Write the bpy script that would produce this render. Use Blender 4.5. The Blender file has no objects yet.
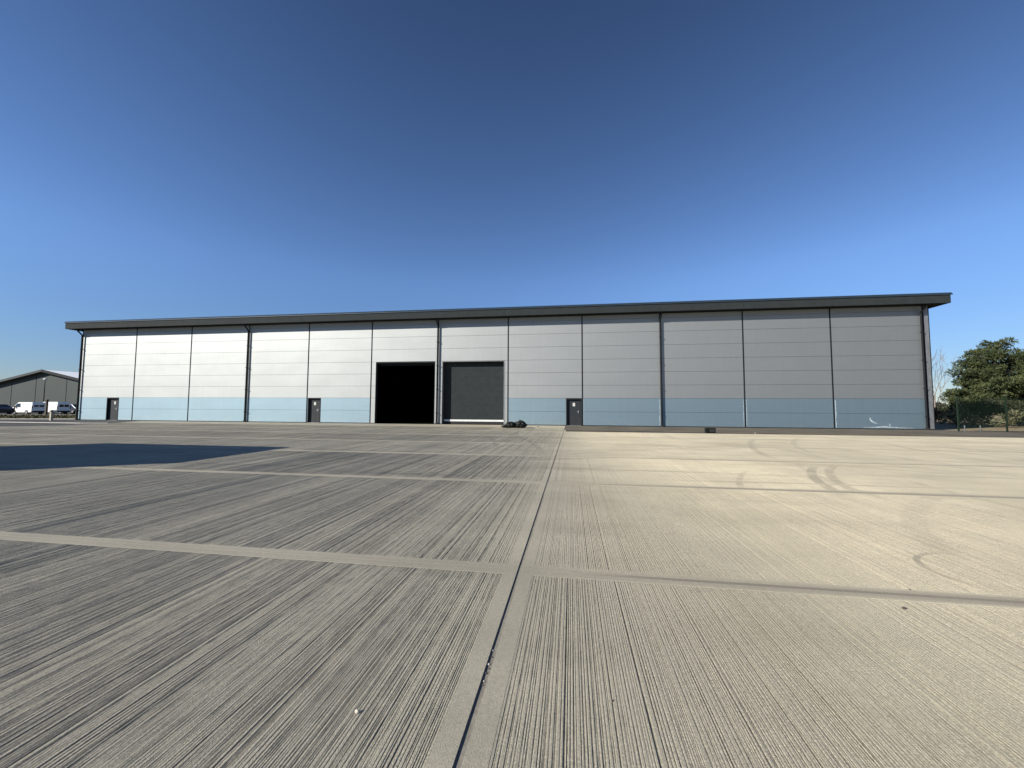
import bpy, bmesh, math, random
import numpy as np
from mathutils import Vector, Matrix
R = math.radians
random.seed(7); rng = np.random.default_rng(11)
scene = bpy.context.scene
COL = scene.collection

# ------------------------------------------------------------------ helpers
def tag(o, label=None, cat=None, group=None, kind=None):
    if label: o['label'] = label
    if cat: o['category'] = cat
    if group: o['group'] = group
    if kind: o['kind'] = kind
    return o

def empty(name, loc=(0, 0, 0), rz=0):
    o = bpy.data.objects.new(name, None); COL.objects.link(o)
    o.location = loc; o.rotation_euler = (0, 0, rz); o.empty_display_size = .3
    return o

class MB:
    """collects boxes, tubes and prisms into one mesh object"""
    def __init__(s): s.v = []; s.f = []; s.m = []; s.sm = []
    def add(s, vs, fs, mi=0, smooth=False):
        b = len(s.v); s.v += [tuple(v) for v in vs]
        for f in fs: s.f.append([b + i for i in f]); s.m.append(mi); s.sm.append(smooth)
        return s
    def box(s, x0, x1, y0, y1, z0, z1, mi=0):
        vs = [(x, y, z) for z in (z0, z1) for y in (y0, y1) for x in (x0, x1)]
        return s.add(vs, [(0, 2, 3, 1), (4, 5, 7, 6), (0, 1, 5, 4), (2, 6, 7, 3), (0, 4, 6, 2), (1, 3, 7, 5)], mi)
    def tube(s, pts, r, n=10, mi=0, cap=True):
        pts = [Vector(p) for p in pts]; rs = r if isinstance(r, (list, tuple)) else [r] * len(pts)
        rings = []; prev = None
        for i, p in enumerate(pts):
            d = (pts[min(i + 1, len(pts) - 1)] - pts[max(i - 1, 0)]).normalized()
            if prev is None:
                a = Vector((1, 0, 0)) if abs(d.x) < .8 else Vector((0, 1, 0))
            else: a = prev
            a = (a - d * a.dot(d)).normalized(); prev = a; b = d.cross(a)
            rings.append([p + (a * math.cos(t) + b * math.sin(t)) * rs[i] for t in [2 * math.pi * k / n for k in range(n)]])
        vs = [v for rg in rings for v in rg]; fs = []
        for i in range(len(pts) - 1):
            for k in range(n):
                fs.append((i * n + k, i * n + (k + 1) % n, (i + 1) * n + (k + 1) % n, (i + 1) * n + k))
        s.add(vs, fs, mi, True)
        if cap:
            s.add(rings[0], [tuple(range(n))[::-1]], mi); s.add(rings[-1], [tuple(range(n))], mi)
        return s
    def prism(s, prof, x0, x1, axis='x', mi=0):
        """profile of 2-D points extruded along x (points are y,z) or y (points are x,z) or z (x,y)"""
        n = len(prof)
        def P(a, b, t): return {'x': (t, a, b), 'y': (a, t, b), 'z': (a, b, t)}[axis]
        vs = [P(a, b, x0) for a, b in prof] + [P(a, b, x1) for a, b in prof]
        fs = [tuple(range(n))[::-1], tuple(range(n, 2 * n))] + [(i, (i + 1) % n, n + (i + 1) % n, n + i) for i in range(n)]
        return s.add(vs, fs, mi)
    def build(s, name, mats, parent=None, bevel=0, fix=True):
        me = bpy.data.meshes.new(name); me.from_pydata(s.v, [], s.f)
        if not isinstance(mats, (list, tuple)): mats = [mats]
        for m in mats: me.materials.append(m)
        me.polygons.foreach_set('material_index', s.m); me.polygons.foreach_set('use_smooth', s.sm)
        if fix:
            bm = bmesh.new(); bm.from_mesh(me); bmesh.ops.recalc_face_normals(bm, faces=bm.faces)
            bm.to_mesh(me); bm.free()
        me.update()
        o = bpy.data.objects.new(name, me); COL.objects.link(o)
        if parent: o.parent = parent
        if bevel:
            b = o.modifiers.new('bevel', 'BEVEL'); b.width = bevel; b.segments = 2; b.limit_method = 'ANGLE'
        return o

# ------------------------------------------------------------------ materials
class NT:
    def __init__(s, name):
        s.m = bpy.data.materials.new(name); s.m.use_nodes = True; s.t = s.m.node_tree; s.t.nodes.clear()
        s.out = s.n('ShaderNodeOutputMaterial'); s.b = s.n('ShaderNodeBsdfPrincipled')
        s.l(s.b.outputs[0], s.out.inputs[0])
    def n(s, ty, **k):
        n = s.t.nodes.new(ty)
        for a, v in k.items(): setattr(n, a, v)
        return n
    def l(s, a, b): s.t.links.new(a, b)
    def set(s, sock, v):
        if hasattr(v, 'is_linked') or isinstance(v, bpy.types.NodeSocket): s.l(v, sock)
        else: sock.default_value = v
    def math(s, op, a, b=None, c=None, clamp=False):
        n = s.n('ShaderNodeMath', operation=op, use_clamp=clamp); s.set(n.inputs[0], a)
        if b is not None: s.set(n.inputs[1], b)
        if c is not None: s.set(n.inputs[2], c)
        return n.outputs[0]
    def mix(s, f, a, b, mode='MIX'):
        n = s.n('ShaderNodeMix', data_type='RGBA', blend_type=mode); s.set(n.inputs[0], f); s.set(n.inputs[6], a); s.set(n.inputs[7], b)
        return n.outputs[2]
    def pos(s): return s.n('ShaderNodeNewGeometry').outputs['Position']
    def map(s, v, sc=(1, 1, 1), loc=(0, 0, 0)):
        n = s.n('ShaderNodeMapping'); s.l(v, n.inputs[0]); n.inputs[3].default_value = sc; n.inputs[1].default_value = loc
        return n.outputs[0]
    def noise(s, v, scale, detail=3, rough=.55, lo=None, hi=None):
        n = s.n('ShaderNodeTexNoise'); s.l(v, n.inputs['Vector']); n.inputs['Scale'].default_value = scale
        n.inputs['Detail'].default_value = detail; n.inputs['Roughness'].default_value = rough
        return s.ramp(n.outputs[0], lo, hi) if lo is not None else n.outputs[0]
    def ramp(s, v, lo, hi, a=0., b=1.):
        n = s.n('ShaderNodeMapRange'); n.clamp = True; n.interpolation_type = 'SMOOTHSTEP'
        s.set(n.inputs[0], v); n.inputs[1].default_value = lo; n.inputs[2].default_value = hi
        n.inputs[3].default_value = a; n.inputs[4].default_value = b
        return n.outputs[0]
    def xyz(s, v):
        n = s.n('ShaderNodeSeparateXYZ'); s.l(v, n.inputs[0]); return n.outputs
    def bump(s, h, strength, dist):
        n = s.n('ShaderNodeBump'); s.l(h, n.inputs['Height']); n.inputs['Strength'].default_value = strength
        n.inputs['Distance'].default_value = dist; s.l(n.outputs[0], s.b.inputs['Normal'])
    def fin(s, col, rough=.6, metal=0., spec=.5):
        s.set(s.b.inputs['Base Color'], col); s.set(s.b.inputs['Roughness'], rough); s.set(s.b.inputs['Metallic'], metal)
        s.b.inputs['Specular IOR Level'].default_value = spec
        return s.m

def c4(r, g, b): return (r, g, b, 1)
def simple(name, col, rough=.6, metal=0., var=.12, scale=3., spec=.5):
    t = NT(name); p = t.pos(); n = t.noise(p, scale, 4)
    v = t.ramp(n, .3, .7, 1 - var, 1 + var)
    c = t.mix(1., c4(*col), v, 'MULTIPLY')
    return t.fin(c, rough, metal, spec)

M = {}
M['anthracite'] = simple('anthracite_steel', (.026, .031, .033), .8, 0, .08, spec=.1)
M['anthracite_trim'] = simple('anthracite_trim', (.013, .015, .017), .8, 0, .08, spec=.1)
M['lip'] = simple('gutter_lip_steel', (.03, .045, .06), .35, .3, .08)
M['pipe'] = simple('downpipe_steel', (.010, .012, .014), .7, 0, .1, spec=.15)
M['backing'] = simple('panel_joint_shadow_gap', (.05, .05, .05), .8)
M['black'] = simple('black_interior', (.0035, .0035, .0035), .95, spec=.02)  # doorway darkness put into the colour, so sunlit floor and walls stay black
M['jamb'] = simple('galvanised_jamb', (.22, .23, .235), .45, .5, .15)
M['white'] = simple('white_paint', (.5, .5, .48), .5, 0, .06)
M['rail'] = simple('pale_rail', (.6, .62, .61), .5, 0, .04)
M['rubber'] = simple('black_rubber', (.012, .012, .012), .8)
M['black_plastic'] = simple('black_plastic', (.0055, .007, .006), .5, 0, .1, spec=.2)
M['silver'] = simple('brushed_handle', (.5, .5, .5), .35, .8)
M['glass_dark'] = simple('dark_glass', (.012, .015, .02), .08, 0, .05)
M['roof_far'] = simple('pale_metal_roof', (.85, .87, .88), .5, 0, .04)
M['far_wall'] = simple('far_grey_cladding', (.052, .063, .063), .6, 0, .04, .3, spec=.15)
M['far_trim'] = simple('far_dark_trim', (.012, .014, .015), .6, spec=.15)
M['fence_green'] = simple('green_fence_paint', (.009, .019, .011), .6, spec=.2)
M['fence_pale'] = simple('pale_marker', (.16, .18, .19), .5)
M['timber'] = simple('weathered_timber', (.40, .36, .28), .8, 0, .2)
M['timber_dark'] = simple('dark_timber', (.06, .045, .035), .8, 0, .2)
M['kerb'] = simple('kerb_concrete', (.50, .48, .44), .8, 0, .12)
M['bark'] = simple('pine_bark', (.06, .045, .032), .9, 0, .3)
M['bark_pale'] = simple('birch_twig', (.20, .17, .15), .8, 0, .2)
M['cabin'] = simple('grey_cabin_cladding', (.2, .21, .22), .5)
M['tyre'] = simple('tyre_rubber', (.015, .015, .015), .8)
M['rim'] = simple('alloy_rim', (.45, .45, .46), .35, .7)
M['paint_white'] = simple('white_vehicle_paint', (.80, .80, .78), .25, 0, .03)
M['paint_blue'] = simple('dark_blue_vehicle_paint', (.035, .05, .09), .25, .2, .05)
M['paint_black'] = simple('black_vehicle_paint', (.012, .013, .016), .2, .2, .05)
M['paint_grey'] = simple('grey_vehicle_paint', (.06, .07, .10), .25, .3, .05)
M['lamp_red'] = simple('red_tail_lamp', (.12, .01, .01), .3)
M['lamp_clear'] = simple('clear_headlamp', (.6, .6, .6), .15, .3)
M['stone'] = simple('pale_stone', (.55, .51, .42), .8, 0, .15, 30)
M['stone_dark'] = simple('dark_stone', (.06, .05, .045), .8, 0, .3, 30)

def cladding(name, base, metal, rough, streak):
    t = NT(name); p = t.pos(); x = t.xyz(p)
    big = t.noise(t.map(p, (.35, 1, .8)), 1., 3, .5, .3, .7)
    st = t.noise(t.map(p, (6, 1, .25)), 1., 4, .6, .35, .7)
    fine = t.noise(t.map(p, (1, 1, 18)), 1., 2, .5, .3, .7)        # faint micro-rib of the panel face
    v = t.math('ADD', t.math('MULTIPLY', big, .04), t.math('MULTIPLY', st, streak))
    v = t.math('ADD', v, t.math('MULTIPLY', fine, .03))
    v = t.math('SUBTRACT', 1.06, v)
    col = t.mix(1., c4(*base), v, 'MULTIPLY')
    low = t.math('MULTIPLY', t.ramp(x[2], .75, .05), t.noise(t.map(p, (1.3, 1, 2.5)), 1.6, 5, .65, .42, .72))
    run = t.math('MULTIPLY', t.noise(t.map(p, (9, 1, .12)), 1., 5, .7, .58, .72), t.noise(t.map(p, (.2, 1, .5)), 1., 2, .5, .40, .65))
    col = t.mix(t.math('MULTIPLY', run, .10), col, c4(.13, .13, .12))
    col = t.mix(t.math('MULTIPLY', low, .22), col, c4(.42, .40, .34))
    rg = t.math('ADD', rough, t.math('MULTIPLY', big, .015))
    w = t.noise(t.map(p, (.25, 1, 1.2)), 1., 1)
    t.bump(w, .05, .03)
    t.b.inputs['Specular IOR Level'].default_value = .5
    m = t.fin(col, rg, metal)
    return m
M['clad_grey'] = cladding('silver_grey_cladding', (.325, .343, .347), .95, .65, .025)
M['clad_blue'] = cladding('faded_blue_painted_cladding', (.215, .295, .345), .85, .64, .035)
M['scrape'] = simple('scraped_pale_patch', (.30, .36, .40), .6, 0, .35, 9)

def door_mat():
    t = NT('dark_door_paint'); p = t.pos(); x = t.xyz(p)
    n = t.noise(p, 5, 4, .6, .45, .7)
    col = t.mix(t.math('MULTIPLY', n, t.ramp(x[2], 1.1, .2, 0, .5)), c4(.024, .028, .033), c4(.06, .055, .05))
    return t.fin(col, .55, 0, .2)
M['door'] = door_mat()

# ---- concrete --------------------------------------------------------------
def concrete(name, tined=True):
    t = NT(name); p = t.pos(); X, Y, Z = t.xyz(p)
    # colour of each slab: warmer, dustier beyond the first cross joint to the right of the long joint
    base = c4(.345, .325, .262) if tined else c4(.300, .283, .230)
    dusty = c4(.555, .500, .365)
    wob = t.math('MULTIPLY', t.math('SUBTRACT', t.noise(t.map(p, (.25, .5, 1)), 1., 3), .5), 3.)
    fr = t.ramp(X, -1.6, 1.6, .0, 1.)
    fy = t.ramp(Y, 3.50, 3.56)
    grow = t.ramp(t.math('ADD', t.math('ADD', t.math('MULTIPLY', X, .14), t.math('MULTIPLY', Y, .045)), t.math('MULTIPLY', wob, .1)), .0, 1.0, .42, 1.)
    d = t.math('MULTIPLY', t.math('MULTIPLY', fr, fy), grow)
    near = t.math('MULTIPLY', t.math('MULTIPLY', fr, t.math('SUBTRACT', 1., fy)), t.ramp(t.math('ADD', X, wob), .0, 4.5, .30, .70))
    d = t.math('MAXIMUM', d, near)
    # a little dust by the wall on the left side too
    lw = t.math('MULTIPLY', t.ramp(Y, 20, 31, 0, .5), t.ramp(X, -20, -2))
    lw2 = t.math('MULTIPLY', t.ramp(Y, 28, 31.5, 0, .6), t.ramp(X, -9, -3))
    d = t.math('MAXIMUM', d, t.math('MAXIMUM', lw, lw2))
    col = t.mix(d, base, dusty)
    # per-slab tone
    kk = t.math('FLOOR', t.math('DIVIDE', t.math('SUBTRACT', Y, 3.52), 4.098))
    side = t.math('FLOOR', t.math('ADD', X, .451))
    sgn = t.math('SIGN', t.math('ADD', X, .451))
    wn = t.n('ShaderNodeTexWhiteNoise', noise_dimensions='2D'); cb = t.n('ShaderNodeCombineXYZ')
    t.l(kk, cb.inputs[0]); t.l(sgn, cb.inputs[1]); t.l(cb.outputs[0], wn.inputs[0])
    tone = t.math('ADD', .92, t.math('MULTIPLY', wn.outputs[0], .15))
    # blotches, stains, fine grit
    bl = t.noise(t.map(p, (.5, .8, 1)), 1.1, 5, .6, .3, .72)
    bl2 = t.noise(t.map(p, (.14, .5, 1)), 1., 4, .6, .42, .66)
    grit = t.noise(t.map(p, (1.5, .6, 1)), 150, 3, .8, .30, .70)
    grit2 = t.noise(p, 34, 4, .7, .25, .75)
    v = t.math('MULTIPLY', tone, t.math('ADD', .90, t.math('MULTIPLY', bl, .17)))
    v = t.math('MULTIPLY', v, t.math('SUBTRACT', 1., t.math('MULTIPLY', bl2, .10)))
    v = t.math('MULTIPLY', v, t.math('ADD', .62 if tined else .80, t.math('MULTIPLY', grit, .76 if tined else .38)))
    v = t.math('MULTIPLY', v, t.math('ADD', .90, t.math('MULTIPLY', grit2, .18)))
    col = t.mix(1., col, v, 'MULTIPLY')
    if tined:   # dirt held in the grooves: follows the height of the real grooves
        g = t.ramp(Z, -.0034, -.0005, .62, 1.)
        g = t.mix(t.math('MULTIPLY', d, .45), g, c4(1, 1, 1))
        col = t.mix(1., col, g, 'MULTIPLY')
    # tyre marks: dark arcs of rubber (centre, radius, half width, from y, to y, strength)
    def arc(cx, cy, r, w, ya, yb, st_, right=False):
        v_ = t.math('SUBTRACT', X, cx); u_ = t.math('SUBTRACT', Y, cy)
        rr = t.math('SQRT', t.math('ADD', t.math('MULTIPLY', v_, v_), t.math('MULTIPLY', u_, u_)))
        q = t.ramp(t.math('ABSOLUTE', t.math('SUBTRACT', rr, r)), w, w * .45)
        e = (yb - ya) * .25
        q = t.math('MULTIPLY', q, t.math('MULTIPLY', t.ramp(Y, ya, ya + e), t.ramp(Y, yb, yb - e)))
        return t.math('MULTIPLY', t.math('MULTIPLY', q, t.math('GREATER_THAN' if right else 'LESS_THAN', v_, 0.)), st_)
    arcs = [(13, 5.8, 8.7, .13, 6.9, 11.4, .62), (13, 5.8, 8.38, .12, 7.1, 11.8, .5), (3.66, 4.06, .53, .035, 3.72, 4.72, .65),
            (12, 5, 9.4, .08, 7.4, 10.0, .45), (30, 8, 24.7, .16, 11.5, 21, .42), (30, 8, 23.2, .14, 12, 22.5, .3),
            (10.5, 1.6, 7.5, .18, 3.6, 8.6, .17), (10.7, 1.6, 6.3, .12, 4.4, 7.0, .2), (27, 12, 15.5, .14, 11, 20, .36), (27.3, 12, 14.2, .14, 11, 19, .3),
            (22, 22, 9.5, .2, 14, 23.5, .34), (24, 20, 6.0, .2, 15, 21, .3), (-25, 10, 24.2, .15, 11.8, 20.5, .42, True), (-25, 10.5, 22.6, .15, 12.5, 22, .32, True),
            (3.1, 3.5, 8.4, .13, 9.5, 12.2, .36), (3.3, 3.3, 9.2, .12, 10, 12.8, .3), (3.1, 3.5, 8.4, .13, 9.5, 12.2, .30, True),
            (14, -4, 21.5, .15, 10.5, 17.2, .32, False), (-9, 30, 9.5, .16, 18.5, 24, .32, True), (6.5, 17, 3.2, .14, 13.4, 16.5, .3), (16, 7, 9.6, .12, 5.0, 10.5, .3), (16, 7, 11.1, .12, 6, 12.5, .26), (36, 14, 22, .16, 9.5, 19, .34), (36, 14, 20.5, .16, 9.5, 18, .3), (2, 9, 9.5, .14, 15, 18.6, .3, True), (2, 9, 11, .14, 16, 20.2, .28, True)]
    tot = None
    for a in arcs:
        q = arc(*a); tot = q if tot is None else t.math('MAXIMUM', tot, q)
    brk = t.noise(t.map(p, (1.2, 1.2, 1)), 1.6, 5, .7, .26, .52)
    tot = t.math('MULTIPLY', t.math('MULTIPLY', tot, brk), .75)
    # long dirty drive lines running across the far right
    dl = t.noise(t.map(p, (.10, 2.6, 1)), 1., 4, .6, .53, .70)
    dl = t.math('MULTIPLY', t.math('MULTIPLY', dl, t.ramp(Y, 5.5, 8.0)), .36)
    patch = t.noise(t.map(p, (.35, .22, 1), (5, 2, 0)), 1.3, 5, .65, .50, .66)
    dl = t.math('MAXIMUM', dl, t.math('MULTIPLY', patch, .13))
    dl2 = t.math('MULTIPLY', t.noise(t.map(p, (.6, .09, 1), (3, 0, 0)), 1.2, 3, .6, .56, .70), t.ramp(X, 1.5, 5, 0, .2))
    tot = t.math('MAXIMUM', tot, t.math('MAXIMUM', dl, dl2))
    dj = t.math('ABSOLUTE', t.math('SUBTRACT', t.math('MODULO', t.math('ADD', Y, 49.176 - 3.524 + 2.049), 4.098), 2.049))
    jd = t.math('MULTIPLY', t.ramp(dj, .11, .05, 0, 1), t.ramp(X, .3, 3.5, .12, .50))
    jl = t.math('MULTIPLY', t.ramp(dj, .034, .012, 0, .75), t.ramp(X, -.4, 1.))
    tot = t.math('MAXIMUM', tot, t.math('MAXIMUM', jd, jl))
    col = t.mix(tot, col, c4(.13, .12, .105))
    gr = t.noise(t.map(p, (260, 100, 100)), 1., 3, .8)
    t.bump(t.math('ADD', t.noise(p, 170, 3, .7), t.math('MULTIPLY', gr, 2.6 if tined else .6)), 1., .0024 if tined else .002)
    return t.fin(col, .85, 0, .25)
M['tined'] = concrete('tined_concrete', True)
M['float'] = concrete('floated_concrete', False)

def asphalt(name, a, b, sc=50):
    t = NT(name); p = t.pos()
    n = t.noise(p, .5, 5, .6, .3, .7); g = t.noise(p, sc, 3, .7, .2, .8)
    col = t.mix(n, c4(*a), c4(*b)); col = t.mix(1., col, t.math('ADD', .8, t.math('MULTIPLY', g, .4)), 'MULTIPLY')
    t.bump(g, .4, .004)
    return t.fin(col, .85, 0, .25)
M['asphalt'] = asphalt('asphalt', (.036, .037, .038), (.06, .059, .057))
M['asphalt_pale'] = asphalt('dusty_asphalt', (.080, .071, .055), (.125, .110, .084))
M['sealant'] = asphalt('joint_sealant', (.16, .15, .13), (.27, .26, .22), 25)
M['gap'] = asphalt('dark_joint_dirt', (.03, .028, .025), (.06, .055, .05))

def ground_mat():
    t = NT('rough_grass_and_soil'); p = t.pos(); X, Y, Z = t.xyz(p)
    n = t.noise(p, .22, 5, .65, .38, .62); f = t.noise(p, 7, 5, .7, .3, .7)
    grass = t.mix(f, c4(.055, .06, .025), c4(.13, .115, .055))
    soil = t.mix(f, c4(.28, .22, .14), c4(.40, .33, .22))
    m = t.math('MULTIPLY', t.math('MAXIMUM', n, t.ramp(X, 10, 22, 0, .8)), t.ramp(X, -60, 10, .25, 1.))
    col = t.mix(m, grass, soil)
    t.bump(f, .5, .05)
    return t.fin(col, .95, 0, .1)
M['ground'] = ground_mat()

def leaf(name, a, b, trans=.0):
    t = NT(name); p = t.pos(); n = t.noise(p, 1.3, 4, .6, .35, .65)
    inf = t.n('ShaderNodeTexWhiteNoise', noise_dimensions='3D'); t.l(t.map(p, (4, 4, 4)), inf.inputs[0])
    col = t.mix(n, c4(*a), c4(*b))
    return t.fin(col, .7, 0, .2)
M['pine'] = leaf('pine_needles', (.018, .030, .012), (.075, .088, .036))
M['shrub_pale'] = leaf('bleached_shrub', (.07, .075, .04), (.17, .17, .10))
M['shrub_rust'] = leaf('rusty_shrub', (.12, .06, .035), (.22, .14, .09))
M['hedge'] = leaf('dark_hedge', (.02, .028, .014), (.05, .055, .03))
M['wood_far'] = leaf('far_wood', (.05, .05, .045), (.09, .085, .07))

# ------------------------------------------------------------------ ground
GX = -.451; J0 = 3.524; JS = 4.098
g = MB(); g.add([(-700, -500, 0), (700, -500, 0), (700, 900, 0), (-700, 900, 0)], [(0, 1, 2, 3)])
ground = g.build('ground', M['ground']); ground.location.z = -.03
tag(ground, 'rough grass and sandy soil stretching away behind the warehouse', 'ground', kind='structure')

joints = [J0 + JS * k for k in range(-4, 7)]
def edge_right(x): return 25.78 - .058 * (x + .45)

def groove_profile(xs, rg, strength=1., hi=2.3, gap=.0145):
    """depth of the tined texture at the given x positions: irregular V grooves in bands"""
    x0, x1 = xs[0], xs[-1]; h = np.zeros_like(xs)
    pos = []; x = x0
    while x < x1:
        x += max(.007, rg.normal(gap, gap * .36)); pos.append(x)
    pos = np.array(pos)
    dep = .0012 + .0012 * rg.random(len(pos)); dep *= .86 + .28 * np.interp(pos, np.arange(x0, x1 + 1, .17)[:], rg.random(len(np.arange(x0, x1 + 1, .17))))
    big = rg.random(len(pos)) < .16; dep[big] *= rg.uniform(1.3, hi, big.sum())
    wid = rg.uniform(.0020, .0034, len(pos)); wid[big] *= 1.35
    dx = xs[1] - xs[0]
    for px, d, w in zip(pos, dep, wid):
        i0 = int((px - 3 * w - x0) / dx); i1 = int((px + 3 * w - x0) / dx) + 2
        i0 = max(i0, 0); i1 = min(i1, len(xs))
        if i1 <= i0: continue
        seg = xs[i0:i1]; h[i0:i1] = np.minimum(h[i0:i1], -d * np.clip(1.6 - np.abs(seg - px) / w, 0, 1))
    # slow swells between the passes of the brush
    kn = np.arange(x0, x1 + 1, .06); h += np.interp(xs, kn, (rg.random(len(kn)) - .5)) * .0003
    h = np.minimum(h, .0004)
    return h * strength

V = []; F = []; voff = 0
def add_grid(xs, ys, H):
    """xs (n), ys (m,n), H (m,n)"""
    global voff
    m, n = H.shape
    v = np.empty((m, n, 3)); v[:, :, 0] = xs[None, :]; v[:, :, 1] = ys; v[:, :, 2] = H
    V.append(v.reshape(-1, 3))
    a = np.arange((m - 1))[:, None] * n + np.arange(n - 1)[None, :]
    f = np.stack([a, a + 1, a + n + 1, a + n], -1).reshape(-1, 4) + voff
    F.append(f); voff += m * n
SW = .105   # floated strip each side of a joint
for k in range(len(joints) - 1):
    ya, yb = joints[k] + SW, joints[k + 1] - SW
    last = k >= len(joints) - 3
    for side in (0, 1):
        xa, xb = ((-52, GX - .017 - SW) if side == 0 else (GX + .017 + SW, 40))
        if ya > 28 and side == 0: xa = -40
        if side == 1 and ya > 24.: continue
        rg = np.random.default_rng(100 + k * 2 + side)
        # fine sampling close to the camera, a coarser one of the same kind of grooves far off
        near = (ya < 9)
        pieces = ([(xa, max(xa, -9), .0045), (max(xa, -9), xb, .0021)] if side == 0 else [(xa, 9, .0021), (9, xb, .0045)]) if near else [(xa, xb, .005)]
        for (pa, pb, st) in pieces:
            if pb - pa < .1: continue
            xs = np.arange(pa, pb, st); xs = np.append(xs, pb)
            soft = 1.2 if side == 0 else (1. if ya < 3 else .85)
            h0 = groove_profile(xs, rg, soft, 1.6 if side == 0 else 1.9, .0128 if side == 0 else .0145)
            nr = (64 if ya > -2 and ya < 4 else 30) if near and st < .004 else 6
            tt = np.linspace(0, 1, nr)
            if side == 1: # grooves fade out where the slab is worn to the far right
                fade = np.clip(1.5 - np.maximum(0, xs - 1.) / (6.5 if ya < 3 else 5.), .24, 1.25)
                if ya > 10: fade = fade * .7
            else: fade = np.ones_like(xs)
            ys = ya + (yb - ya) * tt[:, None] + np.zeros_like(xs)[None, :]
            if side == 1 and yb > 23.5:
                top = np.minimum(yb, edge_right(xs)); ys = ya + (top - ya)[None, :] * tt[:, None]
            # depth varies along each groove
            kx = np.arange(pa, pb + 1, .012); amp = np.array([np.interp(xs, kx, .68 + .64 * rg.random(len(kx))) for _ in tt])
            H = h0[None, :] * fade[None, :] * amp
            H[0, :] = np.minimum(H[0], -.0005); 
            add_grid(xs, ys, H)
V = np.concatenate(V); F = np.concatenate(F)
me = bpy.data.meshes.new('concrete_yard'); me.vertices.add(len(V)); me.vertices.foreach_set('co', V.ravel())
me.loops.add(F.size); me.loops.foreach_set('vertex_index', F.ravel().astype(np.int32))
me.polygons.add(len(F)); me.polygons.foreach_set('loop_start', np.arange(0, F.size, 4, dtype=np.int32))
me.polygons.foreach_set('use_smooth', np.zeros(len(F), dtype=bool))
me.update(calc_edges=True); me.materials.append(M['tined'])
yard = bpy.data.objects.new('concrete_yard', me); COL.objects.link(yard)
tag(yard, 'wide yard of brushed concrete slabs with straight joints', 'yard', kind='structure')

# floated edge strips, 2 mm proud of the groove tops, split at the joints
st = MB()
def strip(x0, x1, y0, y1, z=.0012):
    if x1 - x0 < .01 or y1 - y0 < .01: return
    st.box(x0, x1, y0, y1, -.02, z)
for k, y in enumerate(joints):
    yhi = y + SW; ylo = y - SW
    for (xa, xb) in ((-52 if y < 28 else -40, GX - .017), (GX + .017, 40)):
        if xa > -1 and y > 25: continue
        e_ = .004 if xa < -1 else .008; strip(xa, xb, ylo, y - e_); strip(xa, xb, y + e_, yhi)
for k in range(len(joints) - 1):
    ya, yb = joints[k] + SW + .0005, joints[k + 1] - SW - .0005
    strip(GX - .017 - SW, GX - .017, ya, yb)
    if ya < 24: strip(GX + .017, GX + .017 + SW, ya, yb)
    else: strip(GX + .017, GX + .017 + SW, ya, min(yb, edge_right(GX) - .01))
# last narrow apron up to the wall on the left
strip(-40, GX - .017, joints[-1] + SW + .001, 31.93)
st.build('edge_strip', M['float'], yard)
sl = MB()
sl.box(GX - .02, GX + .02, -13, 28.2, -.03, -.0075)
sl.build('joint_sealant', M['sealant'], yard)
sb = MB(); sb.box(-52, 40, joints[0] - SW, joints[-1] + 3.6, -.029, -.016)
sb.build('slab_bed', M['gap'], yard)

# asphalt sheets
def sheet(name, pts, z, mat, label, cat='road'):
    m = MB(); n = len(pts); m.prism(pts, -.028, z, 'z'); o = m.build(name, mat)
    return tag(o, label, cat, kind='structure')
sheet('path', [(GX, 25.79), (40, edge_right(40)), (40, 27.0), (30.5, 29.0), (28.0, 30.1), (25.6, 31.9), (GX, 31.93)], .006, M['asphalt_pale'], 'dusty strip of asphalt along the foot of the right hand wall', 'path')
sheet('road', [(-60, 20.9), (-37.7, 21.15), (-35.6, 23.0), (-36.4, 26.5), (-38.4, 26.02), (-60, 26.0)], .0065, M['asphalt'], 'dark asphalt patch crossing the left end of the yard')
sheet('road', [(-130, 26.2), (-36.4, 26.6), (-40.0, 31.9), (-47.4, 31.93), (-49.6, 33.6), (-56.5, 31.5), (-70, 26.9), (-130, 26.9)], .0035, M['asphalt'], 'dark asphalt road behind the pale kerb line at left')
sheet('car_park', [(-130, 43.6), (-78.6, 43.9), (-71, 47.8), (-58, 53), (-54, 61.5), (-130, 61.5)], .002, M['asphalt'], 'asphalt car park under the parked vans and cars', 'car park')
kb = MB(); kb.prism([(-75, 26.02), (-38.4, 26.03), (-36.4, 26.5), (-38.5, 26.22), (-75, 26.18)], -.02, .045, 'z')
tag(kb.build('kerb', M['kerb']), 'pale flush kerb running across the far left of the yard', 'kerb', kind='structure')
kb = MB(); kb.prism([(-130, 43.3), (-78.5, 43.6), (-70.8, 47.5), (-57, 52.9), (-57, 53.1), (-71, 47.85), (-78.6, 43.9), (-130, 43.6)], -.02, .12, 'z')
tag(kb.build('kerb', M['kerb']), 'pale kerb between the verge and the parked vans', 'kerb', kind='structure')
kb = MB(); kb.prism([(-56.5, 31.50), (-49.7, 33.6), (-47.6, 34.3), (-47.6, 34.4), (-49.75, 33.75), (-56.5, 31.65)], -.02, .08, 'z')
tag(kb.build('kerb', M['kerb']), 'pale kerb along the near edge of the grass verge', 'kerb', kind='structure')

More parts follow.
